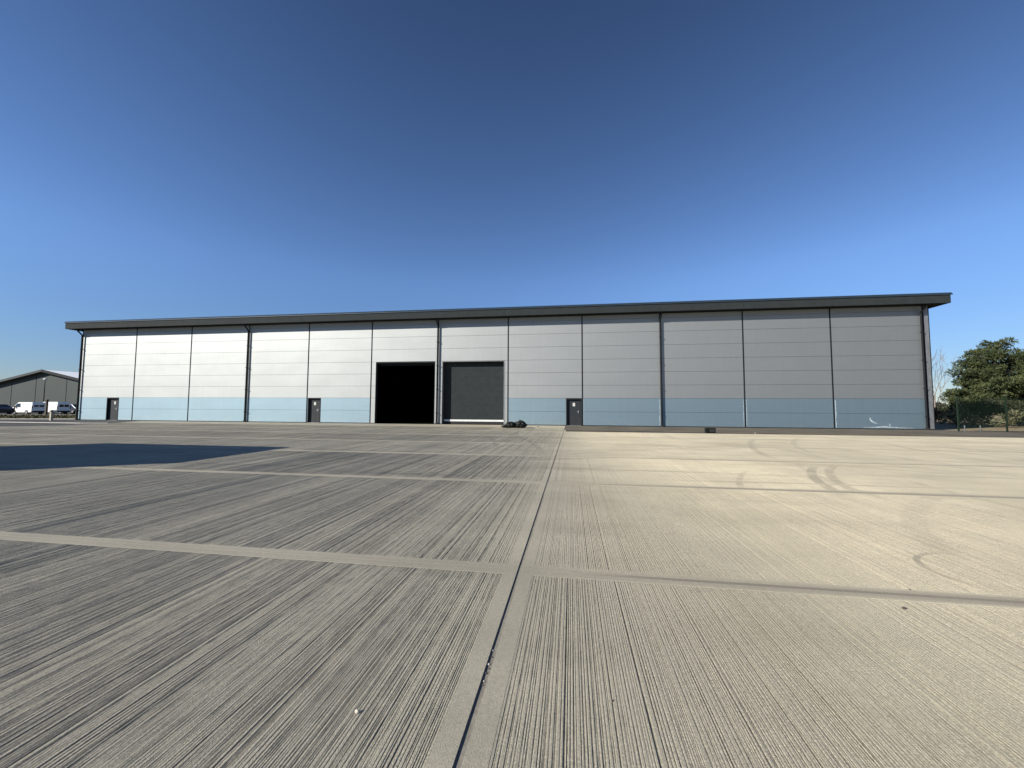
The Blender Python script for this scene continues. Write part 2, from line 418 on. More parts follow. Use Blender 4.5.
# ------------------------------------------------------------------ warehouse
X0 = -47.12; BAY = 6.0; Y0 = 32.0; XL, XR = -47.55, 25.22
BX = [X0 + BAY * k for k in range(13)]; BX[0] -= .2; BX[1] -= .15; BX[2] -= .07
ROWS = [.05, 1.12, 2.19, 3.22, 4.26, 5.30, 6.36, 7.42, 8.48, 8.83]
wh = empty('warehouse', (0, 0, 0))
tag(wh, 'long low grey clad warehouse with pale blue lower band and dark overhanging fascia', 'warehouse')
HOLES = [(-44.23, -42.86, 2.19), (-23.03, -21.78, 2.19), (-.415, .835, 2.19), (-16.70, -11.36, 5.30), (-10.75, -5.38, 5.30)]
def panel_mesh(xa, xb, za_i, zb_i):
    m = MB()
    for r in range(za_i, zb_i):
        z0, z1 = ROWS[r] + .007, ROWS[r + 1] - .007
        segs = [(xa, xb)]
        for (ha, hb, hz) in HOLES:
            if hz > (z0 + z1) / 2:
                ns = []
                for (a, b) in segs:
                    if hb <= a or ha >= b: ns.append((a, b)); continue
                    if ha > a: ns.append((a, ha))
                    if hb < b: ns.append((hb, b))
                segs = ns
        for (a, b) in segs:
            if b - a > .01: m.box(a, b, Y0, Y0 + .06, z0, z1)
    return m
for k in range(12):
    xa = BX[k] + .045; xb = BX[k + 1] - .045
    if k == 0: xa = XL + .10
    panel_mesh(xa, xb, 2, 9).build('wall_panel', M['clad_grey'], wh, bevel=.003)
    if k == 5: continue                                            # the open doorway fills this bay
    segs = [(xa, xb)] if k != 6 else []
    for (ha, hb, hz) in HOLES:
        if len(segs) and hz < 3 and ha < segs[-1][1] and hb > segs[-1][0]:
            a_, b_ = segs.pop(); segs += [q for q in ((a_, ha), (hb, b_)) if q[1] - q[0] > .02]
    for a_, b_ in segs: panel_mesh(a_, b_, 0, 2).build('lower_panel', M['clad_blue'], wh, bevel=.003)
for a_, b_ in ((BX[5] + .046, HOLES[3][0] - .002), (HOLES[3][1] + .002, BX[6] - .046), (BX[6] + .046, HOLES[4][0] - .002), (HOLES[4][1] + .002, BX[7] - .046)):
    m = MB(); m.box(a_, b_, Y0 - .004, Y0 + .03, .0, ROWS[2] - .007); m.build('jamb_flashing', M['clad_grey'], wh)
# dark backing with the same openings (shows in the panel joints)
m = MB()
def wall_with_holes(m, y0, y1, z1, xa, xb, grow=0):
    xs = sorted([xa, xb] + [h[0] - grow for h in HOLES] + [h[1] + grow for h in HOLES])
    for a, b in zip(xs[:-1], xs[1:]):
        mid = (a + b) / 2; hz = 0.
        for h in HOLES:
            if h[0] - grow < mid < h[1] + grow: hz = h[2]
        if z1 > hz: m.box(a, b, y0, y1, hz if hz else .0, z1)
wall_with_holes(m, Y0 + .035, Y0 + .10, 8.85, XL + .02, XR - .02)
m.build('inner_wall', M['backing'], wh)
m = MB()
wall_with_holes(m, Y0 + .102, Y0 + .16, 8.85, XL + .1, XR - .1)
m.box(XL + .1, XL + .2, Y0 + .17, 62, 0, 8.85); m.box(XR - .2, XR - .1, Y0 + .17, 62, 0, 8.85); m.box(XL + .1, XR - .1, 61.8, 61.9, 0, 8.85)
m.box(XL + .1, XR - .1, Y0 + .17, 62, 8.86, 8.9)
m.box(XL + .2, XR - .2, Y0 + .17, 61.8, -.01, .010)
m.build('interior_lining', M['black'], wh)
# gable and rear walls
m = MB(); m.box(XL, XL + .09, Y0 + .02, 62, .03, 8.83); m.build('side_wall', M['clad_grey'], wh)
m = MB(); m.box(XR - .09, XR, Y0 + .02, 62, .03, 8.83); m.build('side_wall', M['clad_grey'], wh)
m = MB(); m.box(XL + .1, XR - .1, 61.91, 62, .03, 8.83); m.build('rear_wall', M['clad_grey'], wh)
# dark base drip
m = MB(); xs = sorted([XL, XR] + [h[0] for h in HOLES] + [h[1] for h in HOLES])
for a, b in zip(xs[:-1], xs[1:]):
    if any(h[0] <= (a + b) / 2 <= h[1] for h in HOLES): continue
    m = MB(); m.box(a, b, Y0 - .02, Y0 + .03, .0, .055); m.build('base_flashing', M['anthracite_trim'], wh)
# vertical cover strips
for k in range(13):
    x = BX[k]; m = MB()
    zb = 0.
    if k == 0: m.box(XL, XL + .10, Y0 - .012, Y0 + .03, zb, 8.83)
    elif k == 12:
        m.box(x - .06, x + .03, Y0 - .014, Y0 + .03, zb, 8.83)
    else:
        if any(h[0] < x < h[1] for h in HOLES): zb = 2.2
        m.box(x - .044, x + .044, Y0 - .014, Y0 + .03, zb, 8.83)
    m.build('cover_strip', M['anthracite_trim'], wh)
m = MB(); m.box(X0 + 72 + .04, XR, Y0 - .02, Y0 + .02, 0, 8.83); m.build('corner_flashing', M['jamb'], wh)
m = MB(); m.box(XR - .03, XR + .02, Y0 - .03, Y0 + .03, 0, 8.83); m.build('corner_edge', M['anthracite_trim'], wh)

# roof, soffit, fascia
YF = 31.2; FL, FR = -48.52, 26.02
m = MB()
m.prism([(YF + .10, 9.42), (47, 10.9), (62.8, 9.42), (62.8, 9.2), (47, 10.6), (YF + .1, 9.22)], FL + .06, FR - .06, 'x')
m.build('roof', M['anthracite'], wh)
m = MB(); m.box(FL + .05, FR - .05, YF + .06, Y0 + .2, 8.835, 8.87); m.box(FL + .05, XL - .02, Y0 + .2, 62.7, 8.835, 8.87); m.box(XR + .03, FR - .05, Y0 + .2, 62.7, 8.835, 8.87)
m.build('soffit', M['anthracite_trim'], wh)
xs = [FL] + [X0 + BAY * k - .2 for k in range(1, 12)] + [FR]
for a, b in zip(xs[:-1], xs[1:]):
    m = MB(); m.prism([(YF, 8.82), (YF, 9.40), (YF + .05, 9.40), (YF + .05, 8.82)], a + .006, b - .006, 'x')
    m.build('fascia_panel', M['anthracite'], wh)
m = MB(); m.box(FL + .01, FR - .01, YF + .052, YF + .06, 8.83, 9.4); m.build('fascia_backing', M['rubber'], wh)
m = MB(); m.prism([(YF - .05, 9.37), (YF - .05, 9.43), (YF + .07, 9.56), (YF + .12, 9.56), (YF + .12, 9.405), (YF - .0, 9.405)], FL - .10, FR + .10, 'x')
m.build('roof_edge_capping', M['lip'], wh)
for x0_, x1_ in ((FL, FL + .05), (FR - .05, FR)):
    m = MB(); m.prism([(YF + .06, 8.82), (YF + .06, 9.40), (47, 10.88), (62.8, 9.40), (62.8, 8.82)], x0_, x1_, 'x')
    m.build('gable_fascia', M['anthracite'], wh)

# downpipes with swan necks
for k, xo in ((0, -.10), (3, 0), (6, 0), (9, 0), (12, -.22)):
    x = BX[k] + xo
    pp = MB()
    pp.tube([(x, Y0 - .14, .06), (x, Y0 - .14, 8.22), (x, Y0 - .17, 8.32), (x, Y0 - .50, 8.62), (x, Y0 - .53, 8.70), (x, Y0 - .53, 8.84)], .062, 12)
    pipe = pp.build('downpipe', M['pipe'], wh)
    for z in (.9, 2.9, 4.9, 6.9):
        b = MB(); b.box(x - .085, x + .085, Y0 - .215, Y0 - .13, z, z + .05); b.box(x - .03, x + .03, Y0 - .13, Y0 - .012, z + .006, z + .044)
        b.build('bracket', M['pipe'], pipe)
    b = MB(); b.prism([(x - .08, Y0 - .22), (x + .08, Y0 - .22), (x + .08, Y0 - .06), (x - .08, Y0 - .06)], .0, .16, 'z'); b.build('gully_shoe', M['rubber'], pipe)

# personnel doors
def personnel_door(xa, xb, sx, hs):
    fr = MB(); z1 = 2.185
    fr.box(xa + .002, xa + .07, Y0 - .015, Y0 + .20, .0, z1); fr.box(xb - .07, xb - .002, Y0 - .015, Y0 + .20, .0, z1)
    fr.box(xa + .071, xb - .071, Y0 - .015, Y0 + .20, z1 - .08, z1)
    d = fr.build('door', M['anthracite'], wh)
    l = MB(); l.box(xa + .072, xb - .072, Y0 + .15, Y0 + .195, .03, z1 - .083); l.build('door_leaf', M['door'], d, bevel=.004)
    t_ = MB(); t_.box(xa + .072, xb - .072, Y0 + .0, Y0 + .20, .0, .028); t_.build('threshold', M['jamb'], d)
    s = MB(); w = (xb - xa)
    s.box(xa + w * sx - .09, xa + w * sx + .09, Y0 + .142, Y0 + .149, 1.55, 1.82); s.build('notice', M['white'], d)
    h = MB(); hx = xa + w * hs
    h.box(hx - .03, hx + .03, Y0 + .138, Y0 + .149, 1.0, 1.22); h.box(hx - .12, hx + .03, Y0 + .09, Y0 + .115, 1.10, 1.13); h.box(hx - .012, hx + .012, Y0 + .1, Y0 + .14, 1.105, 1.125)
    h.build('handle', M['silver'], d)
    k_ = MB(); k_.box(xa + .13, xb - .13, Y0 + .143, Y0 + .149, .06, .30); k_.build('kick_plate', M['jamb'], d) if False else None
    return d
personnel_door(-44.23, -42.86, .55, .70)
personnel_door(-23.03, -21.78, .48, .72)
personnel_door(-.415, .835, .50, .78)

# open doorway
xa, xb = HOLES[3][:2]
m = MB()
m.box(xa + .002, xa + .04, Y0 - .01, Y0 + .32, 0, 5.29); m.box(xb - .04, xb - .002, Y0 - .01, Y0 + .32, 0, 5.29); m.box(xa + .042, xb - .042, Y0 - .01, Y0 + .32, 5.20, 5.29)
fr1 = m.build('loading_door', M['anthracite'], wh); fr1['label'] = 'open loading doorway, black inside'
m = MB(); m.box(xa + .11, xb - .11, Y0 + .34, Y0 + .40, 4.98, 5.30); m.build('raised_curtain_edge', M['anthracite_trim'], fr1)
m = MB(); m.box(xa + .02, xa + .09, Y0 - .05, Y0 - .012, .95, 1.25); m.build('door_control', M['black_plastic'], fr1)
# closed sectional door
xa, xb = HOLES[4][:2]
m = MB()
m.box(xa + .002, xa + .04, Y0 - .01, Y0 + .62, 0, 5.29); m.box(xb - .09, xb - .002, Y0 - .01, Y0 + .62, 0, 5.29); m.box(xa + .042, xb - .092, Y0 - .01, Y0 + .62, 5.24, 5.29)
fr2 = m.build('loading_door', M['jamb'], wh); fr2['label'] = 'closed dark sectional loading door with pale bottom rail'
m = MB(); zs = np.linspace(.40, 5.19, 9)
for a, b in zip(zs[:-1], zs[1:]): m.box(xa + .10, xb - .10, Y0 + .46, Y0 + .52, a + .0015, b - .0015)
m.build('door_curtain', M['anthracite'], fr2, bevel=.004)
m = MB(); m.box(xa + .10, xb - .10, Y0 + .53, Y0 + .56, .02, 5.19); m.build('curtain_back', M['rubber'], fr2)
m = MB(); m.box(xa + .10, xb - .10, Y0 + .42, Y0 + .52, .24, .395); m.build('bottom_rail', M['rail'], fr2)
m = MB(); m.box(xa + .10, xb - .10, Y0 + .45, Y0 + .51, .012, .198); m.build('rubber_seal', M['rubber'], fr2)

# pale ragged edges left beside the strips on the lower band, and the scrape on the last bay
def ragged(x, w, z0, z1, seed, name='paint_edge'):
    rr = random.Random(seed); m = MB(); n = 16; pts = []
    for i in range(n + 1):
        z = z0 + (z1 - z0) * i / n; pts.append((x + w * rr.uniform(.35, 1.), z))
    prof = [(x, z0)] + pts + [(x, z1)]
    m.prism(prof, Y0 - .004, Y0 + .002, 'y'); m.build(name, M['scrape'], wh)
for k, w in ((9, -.07), (10, .05), (10, -.04), (11, .09), (8, .03)):
    x = BX[k] + (.09 if w > 0 else -.09)
    ragged(x, w, .1, 2.1, k * 7 + int(w * 100))
ragged(XR - .22, .10, .08, 2.15, 77)
def blade(pts, ws, name='paint_scrape'):
    m = MB(); L = []; Rr = []
    for i, ((x, z), w) in enumerate(zip(pts, ws)):
        a = pts[max(i - 1, 0)]; b = pts[min(i + 1, len(pts) - 1)]; d = Vector((b[0] - a[0], b[1] - a[1])).normalized()
        L.append((x - d.y * w, z + d.x * w)); Rr.append((x + d.y * w, z - d.x * w))
    prof = L + Rr[::-1]
    m.prism(prof, Y0 - .004, Y0 + .002, 'y'); return m.build(name, M['scrape'], wh)
blade([(21.22, .86), (21.20, .72), (21.30, .58), (21.48, .46), (21.66, .40)], [.015, .05, .06, .04, .01])
blade([(20.7, .11), (21.5, .14), (22.1, .18), (22.5, .15), (23.2, .12), (24.0, .10)], [.005, .03, .05, .04, .02, .005])
blade([(22.42, .16), (22.45, .34), (22.44, .42)], [.05, .03, .01])

# ------------------------------------------------------------------ things by the wall
def lumpy(name, parts, mat, parent=None, seed=1, amp=.3):
    bm = bmesh.new()
    from mathutils import noise
    for (c, r, sc) in parts:
        res = bmesh.ops.create_icosphere(bm, subdivisions=4, radius=r)
        for v in res['verts']:
            n = v.co.normalized()
            k = 1 + amp * noise.noise(n * 2.3 + Vector((seed, c[0], c[1]))) + amp * .5 * noise.noise(n * 6 + Vector((c[0], seed, 2)))
            # creases of a tied plastic bag
            k += amp * .35 * abs(noise.noise(n * 9 + Vector((7, seed, c[0]))))
            v.co = Vector((v.co.x * sc[0] * k + c[0], v.co.y * sc[1] * k + c[1], max(.004, v.co.z * sc[2] * k + c[2])))
    me = bpy.data.meshes.new(name); bm.to_mesh(me); bm.free(); me.materials.append(mat)
    me.polygons.foreach_set('use_smooth', [True] * len(me.polygons))
    o = bpy.data.objects.new(name, me); COL.objects.link(o)
    if parent: o.parent = parent
    return o
b1 = lumpy('black_bag', [((0, 0, .17), .27, (1.3, .95, .80)), ((-.38, .02, .08), .18, (1.4, 1, .6))], M['black_plastic'], None, 3, .45)
b1.location = (-4.22, 27.7, .002)
tag(b1, 'lower left half of the pair of lumpy black plastic sacks by the loading door', 'bag', 'black sacks beside the closed loading door')
b2 = lumpy('black_bag', [((0, 0, .21), .32, (1.2, .95, .85)), ((.2, .06, .32), .12, (1, 1, .8))], M['black_plastic'], None, 9, .4)
b2.location = (-3.52, 27.75, .002)
tag(b2, 'taller right half of the pair of lumpy black plastic sacks by the loading door', 'bag', 'black sacks beside the closed loading door')
# box at the strip edge
bx = empty('black_box', (8.03, 24.75, .008), R(-4))
tag(bx, 'small squat black box lying at the edge of the dusty asphalt strip', 'box')
m = MB(); m.box(-.27, .27, -.15, .15, 0, .26); m.build('case', M['black_plastic'], bx, bevel=.02)
m = MB(); m.box(-.06, .23, -.162, -.152, .04, .22); m.build('front_panel', M['rubber'], bx, bevel=.006)
m = MB(); m.box(-.285, .285, -.165, .165, .262, .285); m.build('lid', M['anthracite'], bx, bevel=.01)
m = MB(); m.tube([(-.08, 0, .285), (-.08, 0, .32), (.08, 0, .32), (.08, 0, .285)], .012, 8); m.build('handle', M['rubber'], bx)

# stones and litter
def stone(x, y, s, mat, label, grp=None, flat=.6, seed=1):
    bm = bmesh.new(); bmesh.ops.create_icosphere(bm, subdivisions=1, radius=s)
    rr = random.Random(seed)
    for v in bm.verts:
        v.co = Vector((v.co.x * rr.uniform(.8, 1.2), v.co.y * rr.uniform(.6, .9), v.co.z * flat * rr.uniform(.85, 1.15)))
    me = bpy.data.meshes.new('stone'); bm.to_mesh(me); bm.free(); me.materials.append(mat)
    o = bpy.data.objects.new('stone', me); COL.objects.link(o); o.location = (x, y, s * flat * .7); o.rotation_euler[2] = seed
    tag(o, label, 'stone', grp); return o
stone(-.984, 1.791, .0125, M['stone'], 'pale angular stone lying alone on the slab in the left foreground', None, .75, 3)
stone(.189, 2.051, .007, M['stone_dark'], 'tiny dark pebble on the slab right of the long joint', None, .7, 5)
stone(2.329, 3.279, .014, M['stone_dark'], 'dark pebble just in front of the cross joint at right', None, .7, 6)
stone(2.62, 3.62, .010, M['stone_dark'], 'small dark speck of grit on the cross joint at right', None, .5, 8)
stone(-2.43, 29.3, .06, M['stone_dark'], 'dark lump lying in front of the wall between the sacks and the door', None, .7, 9)
stone(10.4, 24.6, .05, M['stone'], 'pale lump at the edge of the asphalt strip right of the black box', None, .6, 10)
for i, (yy, s) in enumerate(((2.10, .006), (2.16, .008), (2.20, .006), (2.235, .009), (2.30, .006), (2.07, .005), (2.36, .007))):
    o = stone(GX + random.uniform(-.006, .006), yy, s, M['kerb'] if i % 3 == 0 else M['stone_dark'], 'bit of grit caught in the open part of the long joint', 'grit in the long joint', .7, 20 + i)
    o.location.z = -.006

# ------------------------------------------------------------------ far grey building (left)
fb = empty('grey_shed', (-100.1, 62, 0))
tag(fb, 'large dark grey gabled shed with pale roof beyond the parked vans', 'shed')
HW = 26.; AP = 8.2; SL = .205
m = MB()
m.prism([(-HW, 0), (HW, 0), (HW, AP - .25 - HW * SL), (0, AP - .25), (-HW, AP - .25 - HW * SL)], 0, 45, 'y'); m.build('wall', M['far_wall'], fb)
for s in (-1, 1):
    m = MB(); m.prism([(0, AP), (s * (HW + .6), AP - (HW + .6) * SL), (s * (HW + .6), AP - (HW + .6) * SL - .12), (0, AP - .12)], -.55, 45.5, 'y'); m.build('roof', M['roof_far'], fb)
    m = MB(); m.prism([(0, AP + .05), (s * (HW + .6), AP - (HW + .6) * SL + .05), (s * (HW + .6), AP - (HW + .6) * SL - .38), (0, AP - .38)], -.80, -.56, 'y'); m.build('verge', M['far_wall'] if s < 0 else M['far_trim'], fb)
for x in (-20, -14, -8, -2.2, 5, 12, 19):
    m = MB(); m.box(x - .04, x + .04, -.03, -.003, 0, AP - .45 - abs(x) * SL); m.build('cover_strip', M['anthracite'], fb)

# street lamp, posts
lp = empty('street_lamp', (-93.4, 57.8, 0)); tag(lp, 'slim street lamp standing in front of the grey gabled shed', 'street lamp')
m = MB(); m.tube([(0, 0, 0), (0, 0, 3), (0, 0, 5.9)], [.09, .07, .05], 10); m.build('pole', M['far_trim'], lp)
m = MB(); m.tube([(-.3, -.1, 6.02), (-.12, -.05, 6.10), (.12, .05, 6.10), (.3, .1, 6.02)], [.06, .16, .16, .06], 10); m.build('lamp_head', M['white'], lp)
po = empty('timber_post', (-72.3, 45.1, 0)); tag(po, 'dark timber post standing in front of the two white vans', 'post')
m = MB(); m.prism([(-.11, -.11), (.11, -.11), (.11, .11), (-.11, .11)], -.05, 2.1, 'z'); m.build('shaft', M['timber_dark'], po, bevel=.01)
m = MB(); m.prism([(-.15, -.15), (.15, -.15), (.15, .15), (-.15, .15)], 2.1, 2.22, 'z'); m.build('cap', M['timber_dark'], po, bevel=.02)
bo = empty('bollard', (-48.1, 30.4, 0)); tag(bo, 'short pale bollard by the far left corner of the warehouse', 'bollard')
m = MB(); m.prism([(-.09, -.09), (.09, -.09), (.09, .09), (-.09, .09)], -.02, .80, 'z'); m.build('shaft', M['timber'], bo, bevel=.015)
m = MB(); m.tube([(0, 0, .80), (0, 0, .87)], [.13, .05], 4); m.build('cap', M['timber_dark'], bo)

# ------------------------------------------------------------------ vehicles (nose towards -x, tails in line)
def vehicle(kind, name, xtail, y, paint, label, cat, H=1.9, L=4.6, W=1.85, grp='vehicles parked in a row in front of the grey shed'):
    v = empty(name, (xtail - L, y + W / 2, .02), -math.pi / 2); tag(v, label, cat, grp)
    if kind == 'van':
        prof = [(0, .35), (0, .80), (.10, .98), (.60, 1.12), (1.15, H - .12), (1.4, H), (L - .12, H), (L, H - .25), (L, .35), (L - .2, .26), (.2, .26)]
        win_side = [(.78, 1.14), (1.20, H - .20), (1.90, H - .20), (1.90, 1.10)]
    else:
        prof = [(0, .35), (0, .68), (.15, .80), (1.1, .95), (1.75, H), (3.0, H + .01), (3.9, 1.02), (L, .92), (L, .4), (L - .2, .24), (.2, .24)]
        win_side = [(1.25, .97), (1.80, H - .10), (2.95, H - .10), (3.6, 1.0)]
    # body with tumblehome: profile loops at several widths
    bm = bmesh.new(); rows = []
    for (xw, inset, zs) in ((-W / 2, .10, .0), (-W / 2 + .04, 0, 0), (W / 2 - .04, 0, 0), (W / 2, .10, .0)):
        ring = []
        for (py, pz) in prof:
            side = abs(xw) == W / 2
            xx = xw
            if pz > 1.0: xx = xw * (1 - .12 * (pz - 1.0) / max(.3, H - 1.0))
            cy, cz = L / 2, .9
            yy = py + (cy - py) * (.03 if side else 0); zz = pz + (cz - pz) * (.05 if side else 0)
            ring.append(bm.verts.new((xx, yy, zz)))
        rows.append(ring)
    n = len(prof)
    for a, b in zip(rows[:-1], rows[1:]):
        for i in range(n): bm.faces.new((a[i], a[(i + 1) % n], b[(i + 1) % n], b[i]))
    bm.faces.new(rows[0][::-1]); bm.faces.new(rows[-1]); bmesh.ops.recalc_face_normals(bm, faces=bm.faces)
    me = bpy.data.meshes.new('body'); bm.to_mesh(me); bm.free(); me.materials.append(paint)
    bo_ = bpy.data.objects.new('body', me); COL.objects.link(bo_); bo_.parent = v
    bv = bo_.modifiers.new('bevel', 'BEVEL'); bv.width = .05; bv.segments = 3; bv.limit_method = 'ANGLE'; bv.angle_limit = R(25)
    def xin(z, e=0): return (W / 2) * (1 - .12 * max(0, z - 1.0) / max(.3, H - 1.0)) + e
    for s in (-1, 1):
        g_ = MB(); pts = [(s * xin(z, .006), a, z) for a, z in win_side]; pts2 = [(s * xin(z, -.03), a, z) for a, z in win_side]
        g_.add(pts + pts2, [(0, 1, 2, 3), (7, 6, 5, 4), (0, 4, 5, 1), (1, 5, 6, 2), (2, 6, 7, 3), (3, 7, 4, 0)]); g_.build('window', M['glass_dark'], v)
    # windscreen and rear glass
    a0, z0, a1, z1 = (.66, 1.17, 1.10, H - .17) if kind == 'van' else (1.17, 1.0, 1.70, H - .06)
    nrm = Vector((0, -(z1 - z0), (a1 - a0))).normalized() * .012
    g_ = MB(); q = [(-W * .43, a0, z0), (W * .43, a0, z0), (W * .37, a1, z1), (-W * .37, a1, z1)]
    q2 = [tuple(Vector(p_) + nrm) for p_ in q]; g_.add(q + q2, [(3, 2, 1, 0), (4, 5, 6, 7), (0, 1, 5, 4), (1, 2, 6, 5), (2, 3, 7, 6), (3, 0, 4, 7)]); g_.build('windscreen', M['glass_dark'], v)
    for s in (-1, 1):
        h = MB(); h.prism([(s * W * .28, .62), (s * W * .45, .64), (s * W * .46, .82), (s * W * .30, .78)], -.015, .10, 'y'); h.build('headlight', M['lamp_clear'], v)
        h = MB(); h.box(s * W * .44 - .06, s * W * .44 + .06, L - .05, L + .012, .85, 1.25); h.build('tail_light', M['lamp_red'], v)
        mi = MB(); mi.box(s * (W / 2 + .1) - .08, s * (W / 2 + .1) + .08, 1.0 if kind == 'van' else 1.35, 1.1 if kind == 'van' else 1.45, 1.0, 1.2); mi.build('wing_mirror', M['rubber'], v, bevel=.02)
    m = MB(); m.box(-W * .42, W * .42, -.03, .05, .30, .55); m.build('bumper', M['rubber'], v, bevel=.02)
    m = MB(); m.box(-W * .44, W * .44, L - .04, L + .05, .28, .52); m.build('bumper', M['rubber'], v, bevel=.02)
    if kind == 'van':
        for s in (-1, 1):
            m = MB(); m.box(min(s * .04, s * W * .34), max(s * .04, s * W * .34), L - .10, L + .004, 1.12, H - .42); m.build('rear_window', M['glass_dark'], v)
    for yy in (.85, L - .95):
        for s in (-1, 1):
            w = MB(); w.tube([(s * (W / 2 - .20), yy, .31), (s * (W / 2 + .012), yy, .31)], .33, 20); wo = w.build('wheel', M['tyre'], v)
            w = MB(); w.tube([(s * (W / 2 - .05), yy, .31), (s * (W / 2 + .022), yy, .31)], .20, 14); w.build('rim', M['rim'], wo)
    return v
vehicle('car', 'parked_car', -83.0, 46.4, M['paint_black'], 'black car at the left edge of the photo, first of the parked row', 'car', 1.5, 4.4, 1.8)
vehicle('van', 'parked_van', -83.0, 50.0, M['paint_white'], 'small white van showing its whole side, parked just right of the black car', 'van', 1.86, 4.15, 1.75)
vehicle('van', 'parked_van', -82.9, 53.0, M['paint_white'], 'white van half hidden behind the first white van, beyond the dark timber post', 'van', 1.95, 4.4, 1.85)
vehicle('car', 'parked_car', -83.6, 56.2, M['paint_grey'], 'dark blue grey car next to the warehouse corner, last of the parked row', 'car', 1.6, 4.4, 1.8)

# ------------------------------------------------------------------ fence (right)
fx = [25.25 + 2.5 * i for i in range(8)]; FY = 30.3
fe = empty('mesh_fence', (0, 0, 0)); tag(fe, 'green welded mesh fence on slim posts right of the warehouse', 'fence')
def fy(x): return FY - .10 * (x - 25.25)
for x in fx:
    m = MB(); m.box(x - .035, x + .035, fy(x) - .035, fy(x) + .035, -.03, 2.30); p_ = m.build('post', M['fence_green'], fe)
    c = MB(); c.box(x - .042, x + .042, fy(x) - .042, fy(x) + .042, 2.30, 2.325); c.build('cap', M['fence_green'], p_)
for a, b in zip(fx[:-1], fx[1:]):
    m = MB(); n = 48
    for i in range(1, n):
        x = a + (b - a) * i / n; y = fy(x); r = .0028
        m.box(x - r, x + r, y - r, y + r, .05, 2.2)
    for z in np.arange(.05, 2.21, .2):
        for zz in (0,):
            r = .004; m.add([(a, fy(a) - .008, z - r), (b, fy(b) - .008, z - r), (b, fy(b) - .008, z + r), (a, fy(a) - .008, z + r), (a, fy(a) - .003, z - r), (b, fy(b) - .003, z - r), (b, fy(b) - .003, z + r), (a, fy(a) - .003, z + r)],
                           [(0, 1, 2, 3), (7, 6, 5, 4), (0, 4, 5, 1), (3, 2, 6, 7)])
    m.build('mesh_panel', M['fence_green'], fe)
for i, x in enumerate((25.85, 26.75)):
    o = MB().tube([(0, 0, -.02), (0, 0, .40)], .03, 8).build('marker_peg', M['fence_pale']); o.location = (x, 30.6, 0)
    tag(o, ('pale short peg just right of the first fence post', 'pale short peg midway between the first two fence posts')[i], 'peg', 'pale pegs behind the fence')

# ------------------------------------------------------------------ vegetation
def foliage(clumps, n_per, size, seed, squash=.75, aspect=.28):
    """many small blades scattered over clumps: returns verts, faces"""
    rg = np.random.default_rng(seed); vs = []; fs = []; b = 0
    for (c, r) in clumps:
        n = int(n_per * (r ** 2) * 4)
        d = rg.normal(size=(n, 3)); d /= np.linalg.norm(d, axis=1)[:, None]
        rad = r * (.35 + .65 * rg.random(n) ** .6) * (1 + .25 * rg.normal(size=n) * .5)
        p = np.array(c) + d * rad[:, None] * np.array([1, 1, squash])
        out = d + rg.normal(size=(n, 3)) * .55 + np.array([0, 0, .45]); out /= np.linalg.norm(out, axis=1)[:, None]
        side = np.cross(out, rg.normal(size=(n, 3))); side /= np.linalg.norm(side, axis=1)[:, None]
        s = size * rg.uniform(.6, 1.4, n)
        for i in range(n):
            a = p[i]; o_ = out[i] * s[i]; q = side[i] * s[i] * aspect
            vs += [a - q, a + q, a + o_ + q * .4, a + o_ - q * .4]; fs.append((b, b + 1, b + 2, b + 3)); b += 4
    return vs, fs
def mesh_obj(name, vs, fs, mat, parent=None):
    me = bpy.data.meshes.new(name); me.from_pydata([tuple(v) for v in vs], [], fs); me.materials.append(mat); me.update()
    o = bpy.data.objects.new(name, me); COL.objects.link(o)
    if parent: o.parent = parent
    return o

def pine(x, y, h, rad, seed, label, low=.10):
    t = empty('pine_tree', (x, y, -.03)); tag(t, label, 'tree', 'pine trees behind the fence')
    rr = random.Random(seed); tr = MB()
    lean = rr.uniform(-.9, -.4)
    tr.tube([(0, 0, 0), (lean * .3, 0, h * .35), (lean, .1, h * .65), (lean * 1.2, .1, h * .93)], [.26, .21, .13, .03], 9)
    clumps = []
    levels = 9
    for L_ in range(levels):
        z = h * (low + (.95 - low) * (L_ / (levels - 1)))
        f = (L_ / (levels - 1)); br = rad * (.80 + .20 * min(1, f * 4)) * max(.05, 1 - f) ** .58
        nb = max(3, int(3 + 9 * br / rad))
        for i in range(nb):
            an = 2 * math.pi * (i + rr.random() * .8) / nb + L_ * .7
            ln = br * rr.uniform(.62, 1.08); dz = ln * rr.uniform(.02, .28)
            tip = (lean * f + math.cos(an) * ln, math.sin(an) * ln, z + dz)
            mid = (lean * f + math.cos(an) * ln * .5, math.sin(an) * ln * .5, z + dz * .25)
            tr.tube([(lean * f, 0, z - .25), mid, tip], [.07, .045, .012], 5, cap=False)
            k = max(1, int(ln / .75))
            for j in range(k):
                q = 1 - .62 * j / k; w = rr.uniform(.42, .78)
                clumps.append(((lean * f + math.cos(an) * ln * q + rr.uniform(-.35, .35), math.sin(an) * ln * q + rr.uniform(-.35, .35), z + dz * q + rr.uniform(-.15, .3)), w))
                if rr.random() < .6: clumps.append(((lean * f + math.cos(an + .3) * ln * q, math.sin(an + .3) * ln * q, z + dz * q + rr.uniform(.1, .45)), w * .6))
    clumps.append(((lean * 1.2, .1, h * .95), .40))
    tr.build('trunk', M['bark'], t)
    vs, fs = foliage(clumps, 170, .17, seed, .75, .22)
    mesh_obj('crown', vs, fs, M['pine'], t)
    return t
pine(43.9, 47.5, 8.5, 5.2, 5, 'broad dark green pine just beyond the right end of the fence line', .13)
pine(52.0, 50.0, 7.8, 4.6, 8, 'second dark pine cut off by the right edge of the photo', .08)
